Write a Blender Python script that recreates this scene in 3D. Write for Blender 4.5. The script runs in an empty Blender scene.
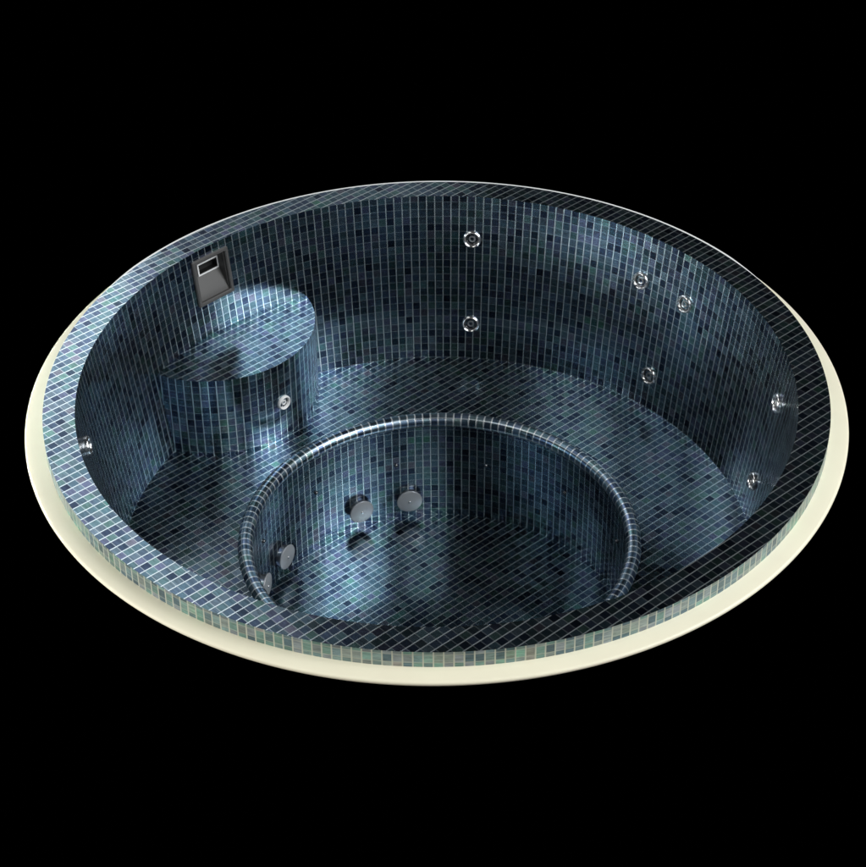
import bpy, bmesh, math, random
from mathutils import Vector, Matrix
R = math.radians
PI = math.pi
random.seed(4)
scene = bpy.context.scene
COL = scene.collection

# ---------------------------------------------------------------- dimensions (metres)
R_OUT, R_FL, H_EDGE = 1.100, 1.1551, 0.0487
R_IN, R_SEAT, H_SEAT = 1.0115, 0.9348, 0.5804
WX, WY = 0.0052, 0.0109                 # centre of the footwell
R_WELL, H_WELL = 0.5815, 0.9803
RING_R, RING_T, RING_Z = 0.5810, 0.0228, -0.584
ST_X, ST_Y, ST_R, ST_Z = -0.707, 0.733, 0.322, -0.292
PITCH = 0.0251
GRID = R(41.5)
NW = 240                                # wall tiles round
SKIM_A = R(134.45)

def wall_r(z):
    return R_IN + (R_SEAT - R_IN) * (-z / H_SEAT)

# ---------------------------------------------------------------- node helpers
def new_mat(name):
    m = bpy.data.materials.new(name); m.use_nodes = True
    nt = m.node_tree
    b = nt.nodes['Principled BSDF']
    return m, nt, b

def ramp(nt, stops, interp='CONSTANT'):
    n = nt.nodes.new('ShaderNodeValToRGB'); cr = n.color_ramp; cr.interpolation = interp
    while len(cr.elements) < len(stops): cr.elements.new(0.5)
    for e, (p, c) in zip(cr.elements, stops):
        e.position = p; e.color = (c[0], c[1], c[2], 1)
    return n

def math_n(nt, op, a, b=None, c=None, clamp=False):
    n = nt.nodes.new('ShaderNodeMath'); n.operation = op; n.use_clamp = clamp
    for i, v in enumerate((a, b, c)):
        if v is None: continue
        if isinstance(v, (int, float)): n.inputs[i].default_value = v
        else: nt.links.new(v, n.inputs[i])
    return n.outputs[0]

def mixc(nt, f, a, b, mode='MIX'):
    n = nt.nodes.new('ShaderNodeMix'); n.data_type = 'RGBA'; n.blend_type = mode
    for s, v in ((n.inputs[0], f), (n.inputs[6], a), (n.inputs[7], b)):
        if isinstance(v, (int, float)): s.default_value = v
        elif isinstance(v, tuple): s.default_value = (v[0], v[1], v[2], 1)
        else: nt.links.new(v, s)
    return n.outputs[2]

def tile_mat(name, seed=0.0, gu=0.13, gv=0.085, palette=None, grout=(0.72, 0.80, 0.82), grout_v=0.46,
             metal=0.965, grout_metal=0.86, gain=0.68, rough=0.195):
    """glass mosaic: UV counts tiles; u lines are the wide pale joints, v lines the thin ones"""
    m, nt, b = new_mat(name)
    L = nt.links
    uv = nt.nodes.new('ShaderNodeUVMap'); uv.uv_map = 'UVMap'
    sep = nt.nodes.new('ShaderNodeSeparateXYZ'); L.new(uv.outputs[0], sep.inputs[0])
    U, V = sep.outputs[0], sep.outputs[1]
    fu = math_n(nt, 'FLOOR', U); fv = math_n(nt, 'FLOOR', V)
    ru = math_n(nt, 'FRACT', U); rv = math_n(nt, 'FRACT', V)
    # distance from joint centre (0..0.5)
    du = math_n(nt, 'SUBTRACT', 0.5, math_n(nt, 'ABSOLUTE', math_n(nt, 'SUBTRACT', ru, 0.5)))
    dv = math_n(nt, 'SUBTRACT', 0.5, math_n(nt, 'ABSOLUTE', math_n(nt, 'SUBTRACT', rv, 0.5)))
    def mask(d, w):
        n = nt.nodes.new('ShaderNodeMapRange'); n.interpolation_type = 'SMOOTHSTEP'
        L.new(d, n.inputs[0])
        n.inputs[1].default_value = w * 0.5 - 0.018; n.inputs[2].default_value = w * 0.5 + 0.018
        n.inputs[3].default_value = 1.0; n.inputs[4].default_value = 0.0
        return n.outputs[0]
    mu = mask(du, gu); mv = mask(dv, gv)
    cell = nt.nodes.new('ShaderNodeCombineXYZ')
    L.new(fu, cell.inputs[0]); L.new(fv, cell.inputs[1]); cell.inputs[2].default_value = seed
    wn = nt.nodes.new('ShaderNodeTexWhiteNoise'); wn.noise_dimensions = '3D'; L.new(cell.outputs[0], wn.inputs[0])
    cell2 = nt.nodes.new('ShaderNodeCombineXYZ')
    L.new(fu, cell2.inputs[0]); L.new(fv, cell2.inputs[1]); cell2.inputs[2].default_value = seed + 7.3
    wn2 = nt.nodes.new('ShaderNodeTexWhiteNoise'); wn2.noise_dimensions = '3D'; L.new(cell2.outputs[0], wn2.inputs[0])
    if palette is None:
        palette = [(0.0, (.07, .10, .16)), (0.07, (.13, .18, .27)), (0.24, (.18, .26, .34)), (0.40, (.17, .27, .33)),
                   (0.52, (.22, .30, .36)), (0.64, (.20, .32, .35)), (0.74, (.23, .26, .38)), (0.84, (.25, .33, .39)),
                   (0.92, (.22, .37, .35)), (0.97, (.30, .30, .37))]
    cr = ramp(nt, palette); L.new(wn.outputs[0], cr.inputs[0])
    # glass marbling inside the tile: streaks along the row plus a few cloudy patches
    mp = nt.nodes.new('ShaderNodeVectorMath'); mp.operation = 'MULTIPLY_ADD'
    L.new(uv.outputs[0], mp.inputs[0]); mp.inputs[1].default_value = (0.7, 4.5, 1)
    L.new(wn.outputs[1], mp.inputs[2])
    nz = nt.nodes.new('ShaderNodeTexNoise'); nz.inputs['Scale'].default_value = 1.0; nz.inputs['Detail'].default_value = 3.0
    nz.inputs['Distortion'].default_value = 0.9
    L.new(mp.outputs[0], nz.inputs['Vector'])
    st = nt.nodes.new('ShaderNodeMapRange'); L.new(nz.outputs[0], st.inputs[0])
    st.inputs[1].default_value = 0.3; st.inputs[2].default_value = 0.75; st.inputs[3].default_value = 0.72; st.inputs[4].default_value = 1.35
    nz2 = nt.nodes.new('ShaderNodeTexNoise'); nz2.inputs['Scale'].default_value = 0.22; nz2.inputs['Detail'].default_value = 4.0
    L.new(uv.outputs[0], nz2.inputs['Vector'])
    gr = ramp(nt, [(0.0, (0.92, 0.98, 1.08)), (0.5, (.98, 1, 1.04)), (0.62, (0.95, 1.05, 1.0)), (0.72, (0.85, 1.22, 1.0))], 'LINEAR')
    L.new(nz2.outputs[0], gr.inputs[0])
    val = math_n(nt, 'MULTIPLY', st.outputs[0], math_n(nt, 'MULTIPLY_ADD', wn2.outputs[0], 0.44, 0.78))
    val = math_n(nt, 'MULTIPLY', val, gain)
    vc = nt.nodes.new('ShaderNodeCombineXYZ')
    for i in range(3): L.new(val, vc.inputs[i])
    tile = mixc(nt, 1.0, cr.outputs[0], vc.outputs[0], 'MULTIPLY')
    tile = mixc(nt, 1.0, tile, gr.outputs[0], 'MULTIPLY')
    g2 = mixc(nt, grout_v, tile, grout)
    c1 = mixc(nt, mv, tile, g2)
    c2 = mixc(nt, mu, c1, grout)
    L.new(c2, b.inputs['Base Color'])
    jm = math_n(nt, 'MAXIMUM', mu, math_n(nt, 'MULTIPLY', mv, grout_v))
    met = nt.nodes.new('ShaderNodeMapRange'); L.new(jm, met.inputs[0])
    met.inputs[3].default_value = metal; met.inputs[4].default_value = grout_metal
    L.new(met.outputs[0], b.inputs['Metallic'])
    rg = math_n(nt, 'MULTIPLY_ADD', wn2.outputs[0], 0.09, rough - 0.04)
    L.new(rg, b.inputs['Roughness'])
    # joints sit a little below the glass
    bp = nt.nodes.new('ShaderNodeBump'); bp.inputs['Distance'].default_value = 0.0015; bp.inputs['Strength'].default_value = 0.12
    hgt = math_n(nt, 'SUBTRACT', 1.0, mu)
    L.new(hgt, bp.inputs['Height']); L.new(bp.outputs[0], b.inputs['Normal'])
    return m

TILE = tile_mat('blue_glass_mosaic')
TILE_EDGE = tile_mat('pale_edge_mosaic', seed=3.0, gu=0.15, gv=0.10, gain=0.85, grout=(0.5, 0.52, 0.45), metal=0.6, grout_metal=0.15, rough=0.33,
    palette=[(0.0, (.13, .20, .24)), (0.15, (.20, .29, .32)), (0.35, (.25, .35, .35)), (0.5, (.29, .33, .36)),
             (0.65, (.23, .38, .35)), (0.84, (.31, .36, .35)), (0.97, (.35, .34, .33))])
TILE_RING = tile_mat('bullnose_mosaic', seed=5.0, gu=0.18, gv=0.10, palette=[(0.0, (.12, .16, .24)), (0.12, (.16, .23, .31)), (0.35, (.19, .27, .32)), (0.6, (.24, .31, .36)), (0.8, (.21, .26, .36)), (0.92, (.24, .34, .34))], grout=(0.85, 0.9, 0.92), rough=0.29, gain=1.15, grout_metal=0.7)

def plain(name, col, rough=0.4, metal=0.0, coat=0.0, bump=0.0, var=0.04):
    m, nt, b = new_mat(name)
    tc = nt.nodes.new('ShaderNodeTexCoord')
    nz = nt.nodes.new('ShaderNodeTexNoise'); nz.inputs['Scale'].default_value = 9.0; nz.inputs['Detail'].default_value = 5.0
    nt.links.new(tc.outputs['Object'], nz.inputs['Vector'])
    lo = tuple(max(0, c * (1 - var)) for c in col); hi = tuple(min(1, c * (1 + var)) for c in col)
    r = ramp(nt, [(0.3, lo), (0.7, hi)], 'LINEAR'); nt.links.new(nz.outputs[0], r.inputs[0])
    nt.links.new(r.outputs[0], b.inputs['Base Color'])
    b.inputs['Roughness'].default_value = rough; b.inputs['Metallic'].default_value = metal
    b.inputs['Coat Weight'].default_value = coat
    if bump:
        bp = nt.nodes.new('ShaderNodeBump'); bp.inputs['Strength'].default_value = bump; bp.inputs['Distance'].default_value = 0.001
        n2 = nt.nodes.new('ShaderNodeTexNoise'); n2.inputs['Scale'].default_value = 400.0
        nt.links.new(tc.outputs['Object'], n2.inputs['Vector']); nt.links.new(n2.outputs[0], bp.inputs['Height'])
        nt.links.new(bp.outputs[0], b.inputs['Normal'])
    return m

CREAM = plain('cream_gelcoat', (0.99, 0.93, 0.72), 0.45, 0.0, 0.0, 0.0, 0.02)
CHROME = plain('polished_chrome', (0.80, 0.80, 0.81), 0.20, 0.95)
DARKCH = plain('jet_throat_metal', (0.035, 0.035, 0.038), 0.35, 0.5)
NOZ = plain('nozzle_grey', (0.34, 0.34, 0.35), 0.3, 0.7)
STEEL = plain('brushed_steel', (0.62, 0.63, 0.65), 0.42, 0.5, bump=0.3)
STEEL_D = plain('steel_side', (0.45, 0.45, 0.46), 0.33, 0.9)
AIRM = plain('dark_polished_metal', (0.22, 0.22, 0.23), 0.2, 1.0)
GREYP = plain('grey_plastic', (0.095, 0.092, 0.09), 0.45, 0.0, 0.0, 0.15)
DARKP = plain('dark_duct_plastic', (0.012, 0.012, 0.012), 0.6)
WHITE = plain('fringe_and_glint_white', (0.98, 0.98, 0.97), 0.25, var=0.01)  # white for the added fringe lines and the step jet's painted highlight
BLACK = plain('black_floor', (0.0, 0.0, 0.0), 1.0)
BLACK.node_tree.nodes['Principled BSDF'].inputs['Specular IOR Level'].default_value = 0.0

# ---------------------------------------------------------------- mesh helpers
def link(name, verts, faces, mat, parent=None, uvs=None, smooth=True, loc=None, rot=None, mats=None, fmat=None):
    me = bpy.data.meshes.new(name)
    me.from_pydata([tuple(v) for v in verts], [], faces)
    if uvs is not None:
        ul = me.uv_layers.new(name='UVMap')
        k = 0
        for f in me.polygons:
            for li, vi in zip(f.loop_indices, f.vertices):
                ul.data[li].uv = uvs[k][f.vertices[:].index(vi)] if False else uvs[k][li - f.loop_start]
            k += 1
    for mm in (mats or [mat]): me.materials.append(mm)
    if fmat:
        for f, i in zip(me.polygons, fmat): f.material_index = i
    for f in me.polygons: f.use_smooth = smooth
    o = bpy.data.objects.new(name, me); COL.objects.link(o)
    if parent: o.parent = parent
    if loc is not None: o.location = loc
    if rot is not None: o.rotation_euler = rot
    return o

def grid_surface(name, P, UV, nu, nv, mat, parent=None, skip=None, smooth=True):
    """P(i,j), UV(i,j) on a (nu+1)x(nv+1) grid"""
    vs = [P(i, j) for j in range(nv + 1) for i in range(nu + 1)]
    fs, uvs = [], []
    for j in range(nv):
        for i in range(nu):
            if skip and skip(i, j): continue
            a = j * (nu + 1) + i
            fs.append((a, a + 1, a + nu + 2, a + nu + 1))
            uvs.append([UV(i, j), UV(i + 1, j), UV(i + 1, j + 1), UV(i, j + 1)])
    o = link(name, vs, fs, mat, parent, uvs, smooth)
    bm = bmesh.new(); bm.from_mesh(o.data); bmesh.ops.remove_doubles(bm, verts=bm.verts, dist=1e-5)
    bmesh.ops.delete(bm, geom=[v for v in bm.verts if not v.link_faces], context='VERTS')
    bm.to_mesh(o.data); bm.free()
    return o

def lathe(name, prof, n, mat, parent=None, cx=0, cy=0, closed=False, cap=False, loc=None, rot=None, smooth=True, mats=None, pm=None):
    """prof: (r, z) list turned round z"""
    m = len(prof); vs = []; fs = []; fm = []
    for i in range(n):
        a = 2 * PI * i / n
        for r, z in prof: vs.append((cx + r * math.cos(a), cy + r * math.sin(a), z))
    for i in range(n):
        j = (i + 1) % n
        for k in range(m if closed else m - 1):
            l = (k + 1) % m
            fs.append((i * m + k, j * m + k, j * m + l, i * m + l)); fm.append(pm[k] if pm else 0)
    if cap:
        fs.append(tuple(i * m + m - 1 for i in range(n))); fm.append(pm[-1] if pm else 0)
    o = link(name, vs, fs, mat, parent, None, smooth, loc, rot, mats, fm if pm else None)
    bm = bmesh.new(); bm.from_mesh(o.data); bmesh.ops.remove_doubles(bm, verts=bm.verts, dist=1e-6)
    bmesh.ops.recalc_face_normals(bm, faces=bm.faces)
    for e in bm.edges:
        if len(e.link_faces) == 2 and e.calc_face_angle(0) > R(38): e.smooth = False
    bm.to_mesh(o.data); bm.free()
    return o

def puv(x, y):
    c, s = math.cos(GRID), math.sin(GRID)
    along = x * c + y * s; across = -x * s + y * c
    return (across / PITCH + 0.31, along / PITCH)

# ---------------------------------------------------------------- the tub
tub = bpy.data.objects.new('whirlpool_tub', None); COL.objects.link(tub); tub.empty_display_size = 0.3
tub['label'] = 'round sunken whirlpool tub lined with dark blue glass mosaic, with a cream outer flange'
tub['category'] = 'hot tub'
def lab(o, s): o['label'] = s; return o

NS = 360
# top of the rim: flat sheet of mosaic continuing the floor grid
def annulus(name, r0, r1, z, mat, c0=(0, 0), c1=(0, 0), rows=4):
    def P(i, j):
        a = 2 * PI * i / NS; t = j / rows
        return (c0[0] * (1 - t) + c1[0] * t + (r0 + (r1 - r0) * t) * math.cos(a), c0[1] * (1 - t) + c1[1] * t + (r0 + (r1 - r0) * t) * math.sin(a), z)
    return grid_surface(name, P, lambda i, j: puv(*P(i, j)[:2]), NS, rows, mat, tub)
def tile_wall(name, rz, n_tiles, nv, mat, c=(0, 0), skip=None, row0=0.0, ns=NS, u0=0.0, rowh=0.0254):
    # rz(t)->(r,z,arc length)
    def P(i, j):
        a = 2 * PI * i / ns; r, z, s = rz(j / nv); return (c[0] + r * math.cos(a), c[1] + r * math.sin(a), z)
    def UV(i, j):
        s = rz(j / nv)[2]; return (i / ns * n_tiles + u0, row0 + s / rowh)
    return grid_surface(name, P, UV, ns, nv, mat, tub, skip)

lab(annulus('rim', R_IN, R_OUT, 0.0, TILE), 'flat mosaic rim around the top of the tub')
lab(tile_wall('rim_edge', lambda t: (R_OUT, -t * H_EDGE, t * H_EDGE), 278, 2, TILE_EDGE, rowh=0.0254, row0=0.62),
    'pale mosaic strip around the outer side of the rim')
# added thin white strip imitating a cut-out fringe along the far rim
NB = 140; vs = []; fs = []
for i in range(NB + 1):
    a_ = R(24 + 134 * i / NB); wd = 0.0075 * min(1, i / 12, (NB - i) / 12)
    for rr_, zz in ((R_OUT + .0003, -0.0005), (R_OUT + wd, -0.0008), (R_OUT + wd, -0.004), (R_OUT + .0003, -0.004)):
        vs.append((rr_ * math.cos(a_), rr_ * math.sin(a_), zz))
for i in range(NB):
    for k in range(4): l = (k + 1) % 4; fs.append((i * 4 + k, i * 4 + l, (i + 1) * 4 + l, (i + 1) * 4 + k))
lab(link('edge_fringe', vs, fs, WHITE, tub, None, False), 'added thin white line imitating a cut-out fringe along the far outer edge of the rim')
# cream flange below, its outer lip turned down
lip = []
for k in range(9):
    a = PI / 2 - k * PI / 8 * 0.5 * 2
    lip.append((R_FL - 0.007 + 0.007 * math.cos(a), -H_EDGE - 0.007 + 0.007 * math.sin(a)))
prof = [(R_OUT - 0.02, -H_EDGE)] + lip + [(R_OUT - 0.02, -H_EDGE - 0.014)]
lab(lathe('flange', prof, NS, CREAM, tub, closed=True), 'smooth cream fibreglass flange standing out around the rim')

# inner wall, leaning inwards towards the bench; opening for the skimmer
LW = math.hypot(H_SEAT, R_IN - R_SEAT)
NR = 24
def skim_skip(i, j):
    a = (i + 0.5) * 360 / 480; z = -(j + 0.5) / 48 * H_SEAT
    return abs(a - math.degrees(SKIM_A)) < 3.7 and -0.178 < z < -0.032
def wall_rz(t): return (R_IN + (R_SEAT - R_IN) * t, -t * H_SEAT, t * LW)
lab(tile_wall('inner_wall', wall_rz, NW, 48, TILE, skip=skim_skip, ns=480, row0=0.2, rowh=0.0256), 'round mosaic wall down to the bench')
lab(annulus('bench', RING_R + 0.012, R_SEAT, -H_SEAT, TILE, c0=(WX, WY), rows=10), 'flat mosaic ledge around the footwell')
# footwell
lab(tile_wall('footwell_wall', lambda t: (R_WELL, RING_Z - t * (H_WELL + RING_Z), t * (H_WELL + RING_Z)), 144, 16, TILE, c=(WX, WY), row0=11.4),
    'round mosaic wall of the footwell')
def Pw(i, j):
    a = 2 * PI * i / 180; r = R_WELL * j / 12; return (WX + r * math.cos(a), WY + r * math.sin(a), -H_WELL)
lab(grid_surface('footwell_floor', Pw, lambda i, j: puv(*Pw(i, j)[:2]), 180, 12, TILE, tub), 'round mosaic floor of the footwell')
# bullnose ring
def ring_rz(t):
    a = R(205) - t * R(330)      # from the bench side over the top and under the lip
    return (RING_R - RING_T * math.cos(a - PI) * 1.0, RING_Z + RING_T * math.sin(a), t * R(330) * RING_T)
def ring_rz(t):
    a = R(-20) + t * R(270)      # 0 = outward, 90 = up, 180 = inward
    return (RING_R + RING_T * math.cos(a), RING_Z + RING_T * math.sin(a), t * R(270) * RING_T)
lab(tile_wall('footwell_edge', ring_rz, 144, 20, TILE_RING, c=(WX, WY), row0=0.75, rowh=0.0265), 'raised rounded mosaic edge around the footwell')

# ---- entry step: a round drum cut by the wall
def drum_span(z, extra=0.004):
    """arc angles (about the drum's centre) where the drum is inside the wall at height z"""
    d = math.hypot(ST_X, ST_Y); rw = wall_r(z) + extra
    ca = (rw * rw - d * d - ST_R * ST_R) / (2 * d * ST_R)     # cos of angle from the outward direction
    a0 = math.acos(max(-1, min(1, ca))); out = math.atan2(ST_Y, ST_X)
    return out + a0, out + 2 * PI - a0
NU, NV = 90, 12
def Pd(i, j):
    z = ST_Z + (-H_SEAT - ST_Z) * j / NV; a0, a1 = drum_span(z); a = a0 + (a1 - a0) * i / NU
    return (ST_X + ST_R * math.cos(a), ST_Y + ST_R * math.sin(a), z)
def UVd(i, j):
    z = ST_Z + (-H_SEAT - ST_Z) * j / NV; a0, a1 = drum_span(z); a = a0 + (a1 - a0) * i / NU
    return (a * ST_R / 0.0255 + 100.3, (ST_Z - z) / 0.0254 + 0.1)
step = grid_surface('step', Pd, UVd, NU, NV, TILE, tub)
lab(step, 'round drum shaped entry step against the wall')
a0, a1 = drum_span(ST_Z)
arc = [(ST_X + ST_R * math.cos(a0 + (a1 - a0) * i / 90), ST_Y + ST_R * math.sin(a0 + (a1 - a0) * i / 90)) for i in range(91)]
rw = wall_r(ST_Z) + 0.004
b0 = math.atan2(arc[-1][1], arc[-1][0]); b1 = math.atan2(arc[0][1], arc[0][0])
back = [(rw * math.cos(b0 + (b1 - b0) * i / 30), rw * math.sin(b0 + (b1 - b0) * i / 30)) for i in range(1, 30)]
loop = arc + back
cx = sum(p[0] for p in loop) / len(loop); cy = sum(p[1] for p in loop) / len(loop)
vs = [(cx, cy, ST_Z)] + [(x, y, ST_Z) for x, y in loop]
n = len(loop); fs = [(0, 1 + i, 1 + (i + 1) % n) for i in range(n)]
uvs = [[puv(*vs[q][:2]) for q in f] for f in fs]
lab(link('tread', vs, fs, TILE, step, uvs, True), 'flat mosaic top of the step')

# ---------------------------------------------------------------- fittings
def frame_at(pos, normal, twist=0.0):
    nrm = Vector(normal).normalized()
    q = nrm.to_track_quat('Z', 'Y')
    return Vector(pos), (q @ Matrix.Rotation(twist, 3, 'Z').to_quaternion()).to_euler()

def copy_tree(o, parent):
    c = o.copy(); COL.objects.link(c); c.parent = parent
    for ch in list(o.children): copy_tree(ch, c)
    return c

def make_jet():
    # chrome escutcheon with a domed lip, a recessed eyeball nozzle and its dark throat
    prof = [(0.0265, -0.012), (0.0295, 0.000), (0.0300, 0.004), (0.0285, 0.0085), (0.0255, 0.0105), (0.0225, 0.0085), (0.0205, 0.003),
            (0.0195, -0.004)]
    j = lathe('jet', prof, 32, CHROME, tub)
    cup = lathe('jet_cup', [(0.0200, 0.0015), (0.0170, 0.0030), (0.0155, -0.003), (0.0140, -0.010), (0.0030, -0.011)], 32, DARKCH, j, cap=True)
    noz = lathe('nozzle', [(0.0115, -0.009), (0.0112, 0.002), (0.0095, 0.0055), (0.0070, 0.0050), (0.0058, 0.000), (0.0050, -0.006), (0.001, -0.007)], 28, NOZ, j, cap=True)
    # four ribs of the twist grip inside the escutcheon
    vs, fs = [], []
    for k in range(4):
        a = k * PI / 2 + 0.4
        for (rr, w, z) in ((0.0105, 0.0022, -0.004), (0.0185, 0.0026, 0.0035)):
            for sgn in (-1, 1):
                for dz in (-0.006, 0.0):
                    vs.append((rr * math.cos(a) - sgn * w * math.sin(a), rr * math.sin(a) + sgn * w * math.cos(a), z + dz))
        b = 8 * k
        fs += [(b, b + 2, b + 3, b + 1), (b + 4, b + 5, b + 7, b + 6), (b + 1, b + 3, b + 7, b + 5), (b, b + 1, b + 5, b + 4), (b + 2, b + 6, b + 7, b + 3)]
    link('grip', vs, fs, NOZ, j, None, False)
    return j

jet0 = make_jet()
tilt = math.atan2(R_IN - R_SEAT, H_SEAT)
jets = []
for ang, z, tw in [(83.0, -0.147, 0), (83.0, -0.452, .3), (49.0, -0.158, .5), (38.5, -0.160, .1), (43.9, -0.464, .2), (4.7, -0.147, .6), (5.9, -0.450, .3), (-174.2, -0.140, .4)]:
    a = R(ang); r = wall_r(z) + 0.001
    nrm = (-math.cos(a) * math.cos(tilt), -math.sin(a) * math.cos(tilt), math.sin(tilt))
    jets.append(((r * math.cos(a), r * math.sin(a), z), nrm, tw))
a = R(-45.5)
jets.append(((ST_X + (ST_R - .001) * math.cos(a), ST_Y + (ST_R - .001) * math.sin(a), -0.442), (math.cos(a), math.sin(a), 0), .7))
for k, (p, nrm, tw) in enumerate(jets):
    j = jet0 if k == 0 else copy_tree(jet0, tub)
    j.location, j.rotation_euler = frame_at(p, nrm, tw)
# smaller step jet: the blown-out highlight on its chrome is painted as white
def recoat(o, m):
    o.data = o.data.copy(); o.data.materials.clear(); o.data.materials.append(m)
recoat(j, WHITE)
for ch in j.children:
    if ch.name.startswith(('nozzle', 'grip')): recoat(ch, WHITE)
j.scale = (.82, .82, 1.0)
lab(j, 'small chrome jet on the front of the step, its blown-out highlight painted white')

# suction covers in the footwell
def make_cover():
    c = lathe('suction_cover', [(0.0345, -0.002), (0.0350, 0.004), (0.0390, 0.015), (0.0405, 0.0185)], 48, STEEL_D, tub)
    lathe('face_plate', [(0.0400, 0.0180), (0.0418, 0.0190), (0.0422, 0.0210), (0.0412, 0.0230), (0.0385, 0.0240), (0.001, 0.0250)], 48, STEEL, c, cap=True)
    s = lathe('screw', [(0.0048, 0.0240), (0.0046, 0.0263), (0.0034, 0.0277), (0.001, 0.0281)], 16, CHROME, c, cap=True)
    return c
cov0 = make_cover()
for k, ang in enumerate((116.9, 99.9, 150.3, 165.6)):
    c = cov0 if k == 0 else copy_tree(cov0, tub)
    a = R(ang); z = -0.900
    c.location, c.rotation_euler = frame_at((WX + R_WELL * math.cos(a), WY + R_WELL * math.sin(a), z), (-math.cos(a), -math.sin(a), 0), k * 0.7)
# small air nozzles in the footwell wall
air0 = lathe('air_nozzle', [(0.0068, -0.001), (0.0066, 0.003), (0.0050, 0.0062), (0.0030, 0.0075), (0.001, 0.0078)], 20, AIRM, tub, cap=True)
for k, ang in enumerate((132.8, 103.8, 74.5, 45.8, 17.5, 161.0)):
    c = air0 if k == 0 else copy_tree(air0, tub)
    a = R(ang)
    c.location, c.rotation_euler = frame_at((WX + R_WELL * math.cos(a), WY + R_WELL * math.sin(a), -0.757), (-math.cos(a), -math.sin(a), 0))

# ---------------------------------------------------------------- skimmer
zc = -0.105
a = SKIM_A
sk = bpy.data.objects.new('skimmer', None)
# local frame: x = viewer's right, y = up the wall, z = out of the wall
rr = wall_r(zc)
nrm = Vector((-math.cos(a) * math.cos(tilt), -math.sin(a) * math.cos(tilt), math.sin(tilt)))
upv = Vector((math.cos(a) * math.sin(tilt), math.sin(a) * math.sin(tilt), math.cos(tilt)))
rtv = upv.cross(nrm)
M = Matrix((rtv, upv, nrm)).transposed().to_4x4(); M.translation = Vector((rr * math.cos(a), rr * math.sin(a), zc))
HW, HH = 0.0715, 0.0800         # plate half size
def rrect(w, h, r, n=5, cx=0, cy=0):
    out = []
    for (sx, sy, st) in ((1, 1, 0), (-1, 1, 90), (-1, -1, 180), (1, -1, 270)):
        for k in range(n + 1):
            t = R(st + 90 * k / n)
            out.append((cx + sx * (w - r) + r * math.cos(t), cy + sy * (h - r) + r * math.sin(t)))
    return out
def loft(name, rings, mat, parent, cap_last=False, smooth=True):
    n = len(rings[0]); vs = [v for rg in rings for v in rg]; fs = []
    for k in range(len(rings) - 1):
        for i in range(n):
            j = (i + 1) % n; fs.append((k * n + i, k * n + j, (k + 1) * n + j, (k + 1) * n + i))
    if cap_last: fs.append(tuple((len(rings) - 1) * n + i for i in range(n)))
    o = link(name, vs, fs, mat, parent, None, smooth)
    bm = bmesh.new(); bm.from_mesh(o.data)
    bmesh.ops.recalc_face_normals(bm, faces=bm.faces)
    for e in bm.edges:
        if len(e.link_faces) == 2 and e.calc_face_angle(0) > R(30): e.smooth = False
    bm.to_mesh(o.data); bm.free()
    return o
def ringz(w, h, r, z, cx=0, cy=0): return [(x, y, z) for x, y in rrect(w, h, r, 5, cx, cy)]
IW, IH = 0.0585, 0.0665         # opening half size
frame = loft('skimmer', [ringz(HW, HH, .006, -0.006), ringz(HW, HH, .006, 0.007), ringz(HW - .003, HH - .003, .005, 0.010),
                         ringz(IW + .003, IH + .003, .004, 0.010), ringz(IW, IH, .003, 0.007), ringz(IW, IH, .003, -0.004)], GREYP, tub)
frame.matrix_local = M
lab(frame, 'grey plastic skimmer frame set in the wall above the step')
# throat: two side walls, top wall and a ramp rising from the lower lip to the slot at the back
D = -0.046
def quad_box(name, pts, th, mat):
    """a quad given thickness th behind it (away from its normal)"""
    p = [Vector(q) for q in pts]; nn = (p[1] - p[0]).cross(p[2] - p[0]).normalized()
    vs = p + [q - nn * th for q in p]
    fs = [(0, 1, 2, 3), (7, 6, 5, 4)] + [(i, 4 + i, 4 + (i + 1) % 4, (i + 1) % 4) for i in range(4)]
    return vs, fs
def join(name, parts, mat, parent):
    vs, fs = [], []
    for v, f in parts:
        o = len(vs); vs += v; fs += [tuple(i + o for i in q) for q in f]
    return link(name, vs, fs, mat, parent, None, False)
yb = 0.002                       # height where the ramp meets the back
join('throat', [quad_box('', [(IW, -IH, 0), (IW, -IH, D - .01), (IW, IH, D - .01), (IW, IH, 0)][::-1], -.003, GREYP),
                quad_box('', [(-IW, -IH, 0), (-IW, -IH, D - .01), (-IW, IH, D - .01), (-IW, IH, 0)], -.003, GREYP),
                quad_box('', [(-IW, IH, 0), (-IW, IH, D - .01), (IW, IH, D - .01), (IW, IH, 0)], .003, GREYP)], GREYP, frame)
NRP = 10
vs, fs = [], []
for k in range(NRP + 1):
    t = k / NRP; y = -IH + (yb + IH) * t; z = -0.001 - 0.031 * t ** 1.3
    for x in (-IW, IW): vs.append((x, y, z))
for k in range(NRP): fs.append((2 * k, 2 * k + 1, 2 * k + 3, 2 * k + 2))
nb = len(vs)
vs += [(x, y, z - .003) for x, y, z in vs]
fs += [tuple(nb + q for q in reversed(f)) for f in fs]
link('ramp', vs, fs, GREYP, frame, None, True)
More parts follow.
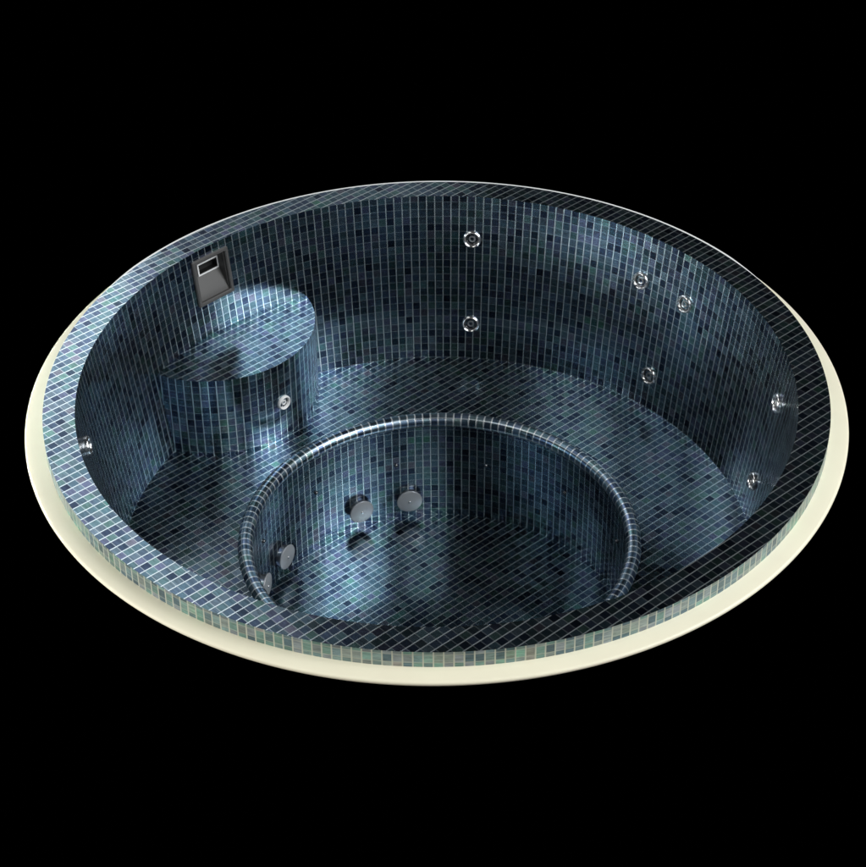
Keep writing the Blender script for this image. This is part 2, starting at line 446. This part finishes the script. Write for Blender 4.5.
# back plate with the slot opening (black duct behind it) and an added white cut-out fringe line
SX0, SX1, SY0, SY1 = -0.023, 0.050, 0.006, 0.038
zb = -0.032
def hole_plate(name, X0, X1, Y0, Y1, x0, x1, y0, y1, zf, th, mat):
    V = [(X0, Y0), (X1, Y0), (X1, Y1), (X0, Y1), (x0, y0), (x1, y0), (x1, y1), (x0, y1)]
    vs = [(x, y, zf) for x, y in V] + [(x, y, zf - th) for x, y in V]; fs = []
    for i in range(4):
        j = (i + 1) % 4
        fs += [(i, j, 4 + j, 4 + i), (8 + i, 12 + i, 12 + j, 8 + j), (4 + i, 4 + j, 12 + j, 12 + i), (i, 8 + i, 8 + j, j)]
    return link(name, vs, fs, mat, frame, None, False)
hole_plate('back_plate', -IW, IW, -0.004, IH, SX0, SX1, SY0, SY1, zb, .003, GREYP)
hole_plate('slot_fringe', SX0 - .0046, SX1 + .0046, SY0 - .0046, SY1 + .0046, SX0, SX1, SY0, SY1, zb + .0015, .003, WHITE)
join('duct', [quad_box('', [(SX0 - .001, SY0 - .001, zb - .024), (SX1 + .001, SY0 - .001, zb - .024), (SX1 + .001, SY1 + .001, zb - .024), (SX0 - .001, SY1 + .001, zb - .024)], .002, DARKP)] +
     [quad_box('', q, .002, DARKP) for q in (
         [(SX0, SY0, zb - .003), (SX0, SY0, zb - .024), (SX0, SY1, zb - .024), (SX0, SY1, zb - .003)],
         [(SX1, SY0, zb - .003), (SX1, SY1, zb - .003), (SX1, SY1, zb - .024), (SX1, SY0, zb - .024)],
         [(SX0, SY1, zb - .003), (SX0, SY1, zb - .024), (SX1, SY1, zb - .024), (SX1, SY1, zb - .003)],
         [(SX0, SY0, zb - .003), (SX1, SY0, zb - .003), (SX1, SY0, zb - .024), (SX0, SY0, zb - .024)])], DARKP, frame)

# ---------------------------------------------------------------- ground: black floor the tub is sunk into, with a round opening
gz = -H_EDGE - 0.0155
vs = []; fs = []
for rr_ in (1.12, 30.0):
    for i in range(120):
        a = 2 * PI * i / 120; vs.append((rr_ * math.cos(a), rr_ * math.sin(a), gz))
for i in range(120):
    j = (i + 1) % 120; fs.append((i, 120 + i, 120 + j, j))
g = link('ground', vs, fs, BLACK, None, None, False)
g['kind'] = 'structure'

# ---------------------------------------------------------------- camera
f_px, D_, el, yaw, po, roll = 2053.0767, 5.79579, 0.63057944, -0.00223422, 0.02521913, -0.01003885
C = Vector((0, -D_ * math.cos(el), D_ * math.sin(el))); pitch = el + po
fw = Vector((math.sin(yaw) * math.cos(pitch), math.cos(yaw) * math.cos(pitch), -math.sin(pitch)))
rt = fw.cross(Vector((0, 0, 1))).normalized(); up = rt.cross(fw)
r2 = rt * math.cos(roll) + up * math.sin(roll); u2 = -rt * math.sin(roll) + up * math.cos(roll)
cam = bpy.data.cameras.new('camera'); co = bpy.data.objects.new('camera', cam); COL.objects.link(co)
Mc = Matrix((r2, u2, -fw)).transposed().to_4x4(); Mc.translation = C; co.matrix_world = Mc
cam.sensor_fit = 'HORIZONTAL'; cam.sensor_width = 36; cam.lens = 36 * f_px / 866
cam.clip_start = 0.1; cam.clip_end = 200
scene.camera = co

# ---------------------------------------------------------------- light: studio lamps in a dark room
w = bpy.data.worlds.new('World'); scene.world = w; w.use_nodes = True
w.node_tree.nodes['Background'].inputs[0].default_value = (0, 0, 0, 1)
w.node_tree.nodes['Background'].inputs[1].default_value = 0.0
def lamp(name, pos, target, sx, sy, power, color=(1, 1, 1), spread=180):
    l = bpy.data.lights.new(name, 'AREA'); l.shape = 'RECTANGLE'; l.size = sx; l.size_y = sy; l.energy = power; l.color = color
    l.spread = R(spread)
    o = bpy.data.objects.new(name, l); COL.objects.link(o); o.location = pos
    o.rotation_euler = (Vector(target) - Vector(pos)).to_track_quat('-Z', 'Y').to_euler()
    return o
def polar(el, az, d=6.0):
    return (d * math.cos(R(az)) * math.cos(R(el)), d * math.sin(R(az)) * math.cos(R(el)), d * math.sin(R(el)))
LAMPS = [   # elevation, azimuth, size, watts, colour
    ('lamp_low_left', 6, 200, 2.2, 325.5, (1, .99, .95)),
    ('lamp_back', 25, 100, 2.2, 4.7, (.90, .95, 1)),
    ('lamp_back_left', 25, 120, 2.2, 33.1, (.90, .95, 1)),
    ('lamp_front_right_low', 25, 320, 2.2, 52.5, (.96, .985, 1)),
    ('lamp_right_low', 25, 340, 2.2, 112.9, (.96, .985, 1)),
    ('lamp_front', 36, 280, 2.2, 21.5, (1, .99, .95)),
    ('lamp_right', 47, 0, 2.2, 44.6, (.96, .985, 1)),
    ('lamp_back_left_high', 47, 120, 2.2, 21.0, (.90, .95, 1)),
    ('lamp_left', 47, 160, 2.2, 14.2, (.90, .95, 1)),
    ('lamp_key', 47, 320, 2.2, 65.6, (.96, .985, 1)),
    ('lamp_key_right', 47, 340, 2.2, 58.8, (.96, .985, 1)),
    ('lamp_left_high', 60, 200, 2.2, 29.9, (1, .99, .95)),
]
for nm, el_, az_, sz, pw, cl in LAMPS: lamp(nm, polar(el_, az_), (0, 0, 0), sz, sz, pw, cl)
# narrow spot skimming over the left rim, added to brighten the far right wall
lamp('lamp_glow_fill', polar(6, 198), (.64, .74, -.02), 0.7, 0.5, 5.0, (.9, 1, 1), spread=15)

scene.view_settings.view_transform = 'Standard'; scene.view_settings.look = 'None'
scene.view_settings.gamma = 1; scene.view_settings.exposure = 0
scene.cycles.max_bounces = 8
